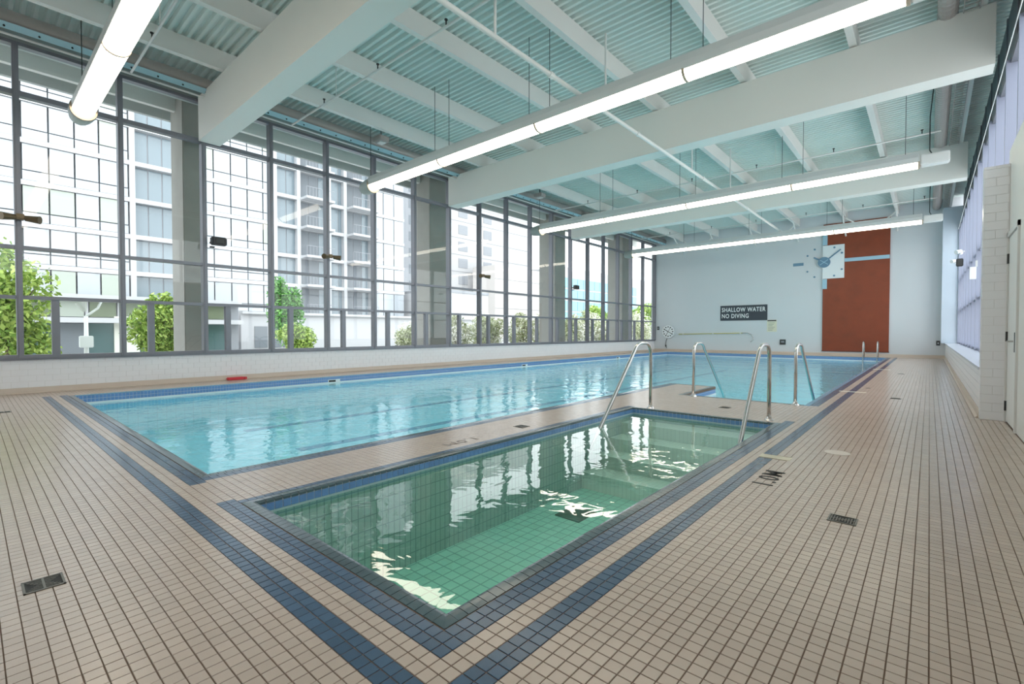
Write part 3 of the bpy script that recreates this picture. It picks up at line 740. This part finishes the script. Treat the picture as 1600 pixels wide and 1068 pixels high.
for ang, L_, w_ in ((-30, .27, .014), (150, .27, .018), (60, .3, .008), (-120, .25, .012)):
    ca, sa = math.cos(math.radians(ang)), math.sin(math.radians(ang))
    MB().prism([(-w_*sa, w_*ca), (L_*ca-w_*sa, L_*sa+w_*ca), (L_*ca+w_*sa, L_*sa-w_*ca), (w_*sa, -w_*ca)], 'y', -.10, -.093).build('pace_hand', M_dark, dial)
MB().tube([(-.08, -.03, -.38), (-.15, -.02, -.55), (-.18, -.02, -.75), (-.12, -.02, -.95)], .014, 6).build('cord', M_dark, pc)
link('plug', bevel_box(.06, .05, .12, .01), M_dark, pc, (-.16, -.03, -.82))
hk = thing('rescue_hook', 'yellow rescue pole with a curved hook hanging low on the end wall', 'rescue pole', (-11.0, FW-.06, 1.0))
M_yel = mat('yellow_pole', (.60, .56, .20), .5)
MB().tube([(.2, 0, 0), (3.6, 0, .07)], .022, 10).build('pole', M_yel, hk, True)
MB().tube([(3.6, 0, .07), (3.85, 0, .07), (4.03, 0, .0), (4.12, 0, -.15), (4.12, 0, -.30), (4.0, 0, -.40)], .018, 8).build('hook', M_steel, hk, True)
for x in (.45, 2.1, 3.5): MB().box(x-.03, x+.03, -.03, .058, -.01, .09).build('bracket', M_pipe, hk)
ob = thing('outlet_box', 'small dark outlet box low on the end wall', 'outlet', (-5.52, FW, .62))
MB().box(-.13, .13, -.04, -.001, -.13, .13).build('box', M_dark, ob); MB().box(-.07, .07, -.046, -.04, -.03, .06).build('cover', mat('outlet_cover', (.25, .26, .28), .4), ob)
for x, z, l in ((-12.05, 1.35, 'tiny dark switch on the end wall next to the window corner'), (.28, .65, 'tiny dark switch at the right end of the end wall')):
    o = thing('wall_switch', l, 'switch', (x, FW, z)); MB().box(-.06, .06, -.03, -.001, -.1, .1).build('plate', M_dark, o); MB().box(-.02, .02, -.04, -.03, -.03, .03).build('toggle', M_hood, o)

# ============================================================ SMALL OBJECTS
o = thing('foam_block', 'red foam kickboard lying on the deck against the left wall', 'kickboard', (XL+.16, 4.1, 0))
link('foam_body', bevel_box(.16, .36, .06, .02), M_kick, o, (0, 0, .031))
MB().prism([(-.08, .175), (.08, .175), (.03, .24), (-.03, .24)], 'z', .005, .055).build('foam_tip', M_kick, o)
for k, (x, y, z, l, m_) in enumerate(((.72, 9.55, .655, 'red kickboard stacked on the right window ledge', M_kick), (.70, 9.9, .655, 'black and red kickboard on the right window ledge behind the red one', M_black))):
    o = thing('kickboard', l, 'kickboard', (x, y, z)); link('foam_body', bevel_box(.26, .30, .035, .012), m_, o, (0, 0, .018)); link('foam_edge', bevel_box(.262, .05, .03, .01), M_kick, o, (0, -.13, .048))
def flood(y, l, kind):
    t = thing('wall_floodlight', l, 'floodlight', (XL+.10, y, 3.12), group='small floodlights on the left mullions')
    MB().cyl((0, 0, 0), (.10, 0, 0), .02, 8).build('arm', M_bronze, t)
    if kind == 'twin':
        link('junction_box', bevel_box(.10, .14, .10, .02), M_bronze, t, (.10, 0, .02))
        for s_ in (-1, 1): MB().cyl((.12, s_*.07, .0), (.22, s_*.24, -.02), .05, 12, .07).build('lamp_head', M_bronze, t)
    else:
        link('lamp_body', bevel_box(.16, .30, .18, .02), M_black, t, (.16, .12, .02)); MB().box(.02, .10, -.02, .06, -.12, -.09).build('bracket', M_black, t)
        link('lamp_window', bevel_box(.01, .16, .10, .003, 1), M_dark, t, (.243, .12, .02))
flood(ys[3]+.02, 'bronze twin head floodlight on the leftmost mullion', 'twin'); flood(ys[5]+.1, 'black box floodlight on the mullion by the nearest column', 'box')
flood(ys[7], 'bronze twin head floodlight on a mullion left of the second column', 'twin'); flood(ys[11], 'bronze twin head floodlight beyond the second column', 'twin')
flood(ys[15], 'black box floodlight on a mullion near the far corner', 'box')
for k, (y, z, l, kd) in enumerate(((21.5, 3.75, 'upper white floodlight on the right window wall', 1), (22.5, 3.50, 'black speaker box on the right window wall', 0), (25.6, 3.9, 'lower white floodlight on the right window wall near the corner pier', 1), (16.2, 2.55, 'white panel hanging on the right window wall', 2))):
    t = thing(('wall_speaker', 'side_floodlight', 'hanging_panel')[kd], l, ('speaker', 'floodlight', 'sign')[kd], (XW-.14, y, z))
    if kd == 1: MB().cyl((0, 0, 0), (-.12, 0, 0), .02, 8).build('arm', M_pipe, t); MB().cyl((-.10, -.02, .03), (-.22, -.15, -.03), .04, 12, .07).build('lamp_head', M_wt, t); MB().cyl((-.10, .02, .03), (-.10, .16, -.03), .04, 12, .06).build('lamp_head', M_wt, t)
    elif kd == 0: link('speaker_body', bevel_box(.18, .2, .26, .02), M_black, t, (-.09, 0, 0)); MB().box(-.16, -.02, -.105, -.10, -.11, .11).build('grille', M_dark, t)
    else: link('panel', bevel_box(.12, .02, .30, .005), M_wt, t, (-.06, 0, 0)); MB().box(-.02, .02, -.01, .01, .15, .3).build('hanger', M_hood, t)

# ============================================================ OUTSIDE
gr = struct('ground'); MB().box(-140, XL-.25, -60, 160, -.4, -.12).build('paving', mat('paving', (.42, .42, .41), .8, noise=(.5, .1)), gr)
cl = ['concrete column outside the glass by the nearest ceiling beam', 'concrete column outside the glass by the second ceiling beam', 'concrete column outside the glass by the third ceiling beam', 'concrete column outside the glass by the far corner']
for y, dy, l in zip((3.31, 10.48, 17.76, 24.1), (.48, .78, .8, .8), cl):
    t = thing('concrete_column', l, 'column', (-13.38, y+dy/2, -.12), group='concrete columns outside')
    link('shaft', bevel_box(.95, dy, 6.70, .02), M_conc, t, (0, 0, 3.36)); link('footing', bevel_box(1.1, dy+.15, .12, .02), M_conc, t, (0, 0, .06))
M_bw = mat('facade_white', (.50, .50, .51), .6); M_bg = mat('facade_glass_blue', (.20, .25, .28), .12, spec=.8); M_bg2 = mat('facade_panel_green', (.42, .46, .40), .4)
M_bd = mat('facade_dark', (.18, .20, .22), .5); M_bm = mat('facade_grey', (.28, .29, .31), .6); M_bt = mat('facade_tan', (.56, .52, .49), .7)  # dark grey colours the darker windows
M_bg3 = mat('facade_glass_pale', (.42, .45, .48), .15, spec=.8)
# condominium parallel to the hall
apt = thing('apartment_tower', 'white and glass apartment tower with stacked balconies beyond the left windows', 'building', (-50, 0, -.1))
FH = 3.05; NF = 11
MB().box(-14, -.6, -32, 36.5, 0, FH*NF+1).build('tower_body', M_bm, apt)
segsY = [(-32, 9.0, 'curtain'), (9.4, 13.4, 'loggia'), (13.8, 20.7, 'curtain'), (20.9, 23.2, 'blue'), (23.3, 26.4, 'balcony'), (26.7, 28.5, 'blue'), (28.6, 31.9, 'balcony'), (32, 36.5, 'pale')]
wc = 0; cache = {}
for f_ in range(0, NF):
    z = f_*FH
    MB().box(-.62, .0, -32, 36.5, z-.16, z+.20).build('floor_band', M_bw, apt)
    for a, b_, kd in segsY:
        if kd == 'balcony':
            bs_ = MB().box(-.6, 1.5, a, b_, z-.12, z+.12).build('balcony_slab', M_bw, apt)
            r = MB(); r.box(1.42, 1.46, a, b_, z+1.05, z+1.1); y = a
            while y <= b_: r.box(1.42, 1.45, y-.015, y+.015, z+.12, z+1.05); y += .35
            r.build('railing', M_bm, bs_)
        step = {'curtain': 1.45, 'loggia': 1.0, 'blue': 1.15, 'balcony': 1.1, 'pale': 1.5}[kd]
        y = a
        while y < b_-.3:
            y2 = min(y+step, b_); mm = {'curtain': R_.choice([M_bg3, M_bg3, M_bg2, M_bg3]), 'loggia': M_bg, 'blue': M_bg, 'balcony': M_bd if int(y*3) % 2 else M_bg, 'pale': M_bg3}[kd]
            xx = -.55 if kd != 'curtain' else -.12
            if kd == 'pale': xx = -.08
            zlo = z+.20 if kd != 'curtain' else z+.95
            if wc < 290 and z < 26:
                mb = MB(); mb.box(xx-.05, xx, y+.05, y2-.05, zlo+.03, z+FH-.20); mb.build('window', mm, apt); wc += 1
            else: cache.setdefault(mm.name, MB()).box(xx-.05, xx, y+.05, y2-.05, zlo+.03, z+FH-.20)
            if kd == 'curtain': cache.setdefault('facade_glass_pale', MB()).box(-.16, -.10, y+.04, y2-.04, z+.24, z+.90)
            y = y2
    for a, b_, kd in segsY:
        MB().box(-.62, .05, a-.35, a+.02, z, z+FH).build('pier', M_bw, apt)
for k_, mb in cache.items(): stuff(mb.build('far_windows', MATS[k_], apt))
# podium building nearer, with shopfront glazing
pod = thing('shop_podium', 'low white shop building with dark glazing beyond the left windows', 'building', (-30, 0, -.1))
MB().box(-8, -.5, -20, 10.5, 0, 2.9).build('podium_body', M_bm, pod)
MB().box(-8, .3, -20, 10.5, 1.66, 1.90).build('canopy', M_bw, pod)
MB().box(-8, .05, -20, 10.5, 2.75, 3.0).build('parapet', M_bw, pod)
M_shop = mat('shop_glass', (.07, .13, .13), .15, spec=.8); M_cler = mat('clerestory_glass', (.17, .20, .13), .2, spec=.8)
y = -19
k = 0
while y < 9.6:
    MB().box(-.5, -.45, y+.05, y+1.15, .05, 1.64).build('shop_window', M_shop if k % 3 else M_bd, pod)
    MB().box(-.5, -.42, y+.1, y+1.1, 1.95, 2.72).build('clerestory', M_cler if k % 3 else M_bg2, pod)
    MB().box(-.5, -.38, y-.05, y+.05, 0, 2.75).build('post', M_bw, pod); y += 1.2; k += 1
for a, b_ in ((-6.9, -6.0), (0.5, 1.6), (4.8, 5.8)): MB().box(-.5, -.3, a, b_, 0, 2.0).build('pilaster', mat('podium_cream', (.70, .70, .62), .7), pod)
ann = thing('white_annex', 'white annex building with dark window rows left of the flowering shrubs', 'building', (-33, 0, -.1))
MB().box(-10, 0, 11.5, 32, 0, 2.4).build('annex_body', M_bw, ann)
for y in (12.3, 13.2, 14.1, 15.0): MB().box(0, .05, y, y+.8, .2, 1.6).build('annex_window', M_bd, ann)
MB().box(-10, .3, 11.5, 32, 2.4, 2.55).build('roof_edge', M_bw, ann)
an2 = thing('white_box_building', 'plain white block standing behind the annex wall', 'building', (-45, 37.5, -.1))
MB().box(-8, 0, 0, 9, 0, 6.2).build('block_body', M_bw, an2); MB().box(-8, .15, 0, 9, 6.2, 6.5).build('roof_edge', M_bm, an2)
gt = thing('grey_tower', 'narrow grey tower with small windows beside the second column', 'building', (-72, 0, -.1))
MB().box(-8, 0, 53, 58, 0, 34).build('tower_body', M_bm, gt)
for f_ in range(3, 11):
    for y in (53.6, 55.6): MB().box(0, .06, y, y+1.0, f_*3.0, f_*3.0+1.7).build('window', M_bd, gt)
bt = thing('white_panel_building', 'pale panelled building with few square windows beyond the middle windows', 'building', (-70, 62, -.1))
MB().box(-12, 0, 0, 24, 0, 30).build('building_body', mat('panel_white', (.46, .45, .45), .7), bt)
for f_ in range(9): MB().box(0, .05, 0, 24, f_*3.3, f_*3.3+.07).build('panel_joint', M_bm, bt)
for f_ in (3, 4, 5, 6, 7):
    for y in (2.0, 9.0): MB().box(0, .08, y, y+2.4, f_*3.3+.8, f_*3.3+2.6).build('window', M_bm, bt)
bt2 = thing('tan_low_building', 'beige lower block in front of the panelled building', 'building', (-62, 66, -.1))
MB().box(-6, 0, 0, 17, 0, 14).build('building_body', M_bt, bt2)
for f_ in range(4): MB().box(0, .05, 0, 17, 3+f_*2.8, 3.08+f_*2.8).build('panel_joint', M_bm, bt2)
of = thing('glass_office', 'cyan glazed office building far beyond the third column', 'building', (-62, 88, -.1))
M_cy = mat('office_glass', (.20, .45, .58), .15, spec=.8)
MB().box(-12, 0, 0, 60, 0, 16).build('office_body', M_bw, of)
for f_ in range(5):
    y = 1.0
    while y < 34: MB().box(0, .12, y, y+2.2, 1.0+f_*2.6, 3.2+f_*2.6).build('window', M_cy, of); y += 2.5
# street lamp
lp = thing('street_lamp', 'white street lamp with a curved arm outside the left windows', 'lamp post', (-20.6, 2.55, -.12))
MB().cyl((0, 0, 0), (0, 0, 1.75), .07, 12, .05).build('pole', M_wt, lp, True)
MB().tube([(0, 0, 1.75), (0, .12, 1.85), (0, .30, 2.02), (0, .40, 2.28)], .035, 8).build('curved_arm', M_wt, lp, True)
MB().cyl((0, -.12, 2.20), (0, -.02, 1.90), .16, 14, .06).build('lamp_head', M_hood, lp)
MB().box(-.2, .2, -.45, .42, 2.28, 2.32).build('reflector', M_wt, lp); link('control_box', bevel_box(.2, .34, .38, .02), M_wt, lp, (0, 0, .92))
# trees and shrubs
def foliage(n, cx, cy, cz, rx, ry, rz, s_, seed):
    r = np.random.RandomState(seed); nb = 14
    bc = r.normal(size=(nb, 3)); bc /= np.linalg.norm(bc, axis=1)[:, None]; bc *= r.uniform(.25, .75, (nb, 1))
    ids = r.randint(0, nb, n); d = r.normal(size=(n, 3)); d /= np.linalg.norm(d, axis=1)[:, None]
    p = bc[ids]+d*r.uniform(.5, 1, (n, 1))*.42
    p = p*np.array([rx, ry, rz])+np.array([cx, cy, cz])
    a = r.normal(size=(n, 3)); a /= np.linalg.norm(a, axis=1)[:, None]; b_ = np.cross(a, r.normal(size=(n, 3))); b_ /= np.linalg.norm(b_, axis=1)[:, None]
    s1 = s_*r.uniform(.6, 1.2, (n, 1))
    V = np.stack([p-a*s1, p-b_*s1*.5, p+a*s1, p+b_*s1*.5], 1).reshape(-1, 3); return V, np.arange(n*4).reshape(-1, 4)
def leafmat(name, c1, c2):
    m = mat(name, c1, .6); N = m.node_tree.nodes; L = m.node_tree.links
    g = N.new('ShaderNodeNewGeometry'); mx = N.new('ShaderNodeMix'); mx.data_type = 'RGBA'; mx.inputs[6].default_value = (*c1, 1); mx.inputs[7].default_value = (*c2, 1)
    L.new(g.outputs['Random Per Island'], mx.inputs[0]); L.new(mx.outputs[2], N['Principled BSDF'].inputs['Base Color']); return m
M_leaf = leafmat('leaf_green', (.16, .30, .04), (.50, .62, .14)); M_leafd = leafmat('leaf_deep', (.06, .22, .04), (.20, .45, .10))
M_shrub = leafmat('shrub_leaf', (.22, .27, .10), (.66, .66, .46)); M_blos = mat('blossom', (.88, .86, .78), .6); M_bark = mat('bark', (.16, .12, .09), .9)
def tree(name, lab, cat, x, y, h, rx, ry, rz, zc, n, m, seed, s_=.10, grp=None, blossom=0):
    t = thing(name, lab, cat, (x, y, -.12), group=grp)
    mb = MB(); mb.cyl((0, 0, 0), (0, 0, zc), .07*h/4, 8, .03)
    rr = random.Random(seed)
    for k in range(5):
        a = rr.uniform(0, 6.28); mb.cyl((0, 0, zc*rr.uniform(.4, .8)), (rx*.6*math.cos(a), ry*.6*math.sin(a), zc+rz*rr.uniform(-.2, .5)), .03, 6, .01)
    mb.build('trunk', M_bark, t)
    V, F = foliage(n, 0, 0, zc, rx, ry, rz, s_, seed); stuff(fast('leaves', V, F, m, t))
    if blossom: V, F = foliage(blossom, 0, 0, zc, rx*1.03, ry*1.03, rz*1.03, s_*.7, seed+50); stuff(fast('blossoms', V, F, M_blos, t))
tree('leafy_tree', 'broad green tree at the left edge outside the window', 'tree', -19.5, .75, 4, 1.0, 1.5, 2.1, 2.0, 5600, M_leaf, 1)
tree('leafy_tree', 'bright green tree outside just left of the nearest column', 'tree', -19.5, 4.4, 3, .9, 1.15, 1.2, 1.35, 5200, M_leaf, 2, .09)
tree('leafy_tree', 'tall narrow green tree outside between the first two columns', 'tree', -25, 10.9, 4.4, .7, 1.0, 2.2, 2.6, 4200, M_leafd, 3, .10)
tree('leafy_tree', 'rounded green tree in front of the white annex wall', 'tree', -23, 10.5, 2.6, .8, 1.25, .9, .95, 4200, M_leaf, 4, .09)
sh = [(-19.2, 14.6, 1.2, 1.5), (-19, 17.2, 1.3, 1.9), (-19.3, 19.9, 1.3, 2.2), (-19, 22.5, 1.2, 2.0), (-19.4, 25.2, 1.7, 2.3), (-19.2, 28.5, 1.8, 2.2), (-20, 32, 2.0, 2.6), (-20, 36.5, 2.2, 2.7), (-20.5, 41.5, 2.4, 2.8), (-21, 47.5, 2.6, 3.0), (-17.5, 30, 1.3, 1.8)]
for k, (x, y, w_, h_) in enumerate(sh):
    tree('flowering_shrub', '%s grey-green shrub with white blossom outside' % ('leftmost', 'second from left', 'third from left', 'fourth from left', 'fifth from left', 'sixth from left', 'seventh from left', 'eighth from left', 'ninth from left', 'rightmost', 'small low')[k], 'shrub', x, y, h_, 1.1, w_, h_*.62, h_*.55, 3800, M_shrub, 20+k, .09, 'blossoming shrubs outside', 2200)
for x, y, h_ in ((-40, 66, 6), (-36, 75, 6), (-30, 90, 7)): tree('distant_tree', {66: 'green tree in front of the glazed office', 75: 'green tree right of the glazed office', 90: 'farthest green tree by the hall corner'}[y], 'tree', x, y, h_, 3, 4, 2.8, h_*.55, 3500, M_leaf, int(y), .25)
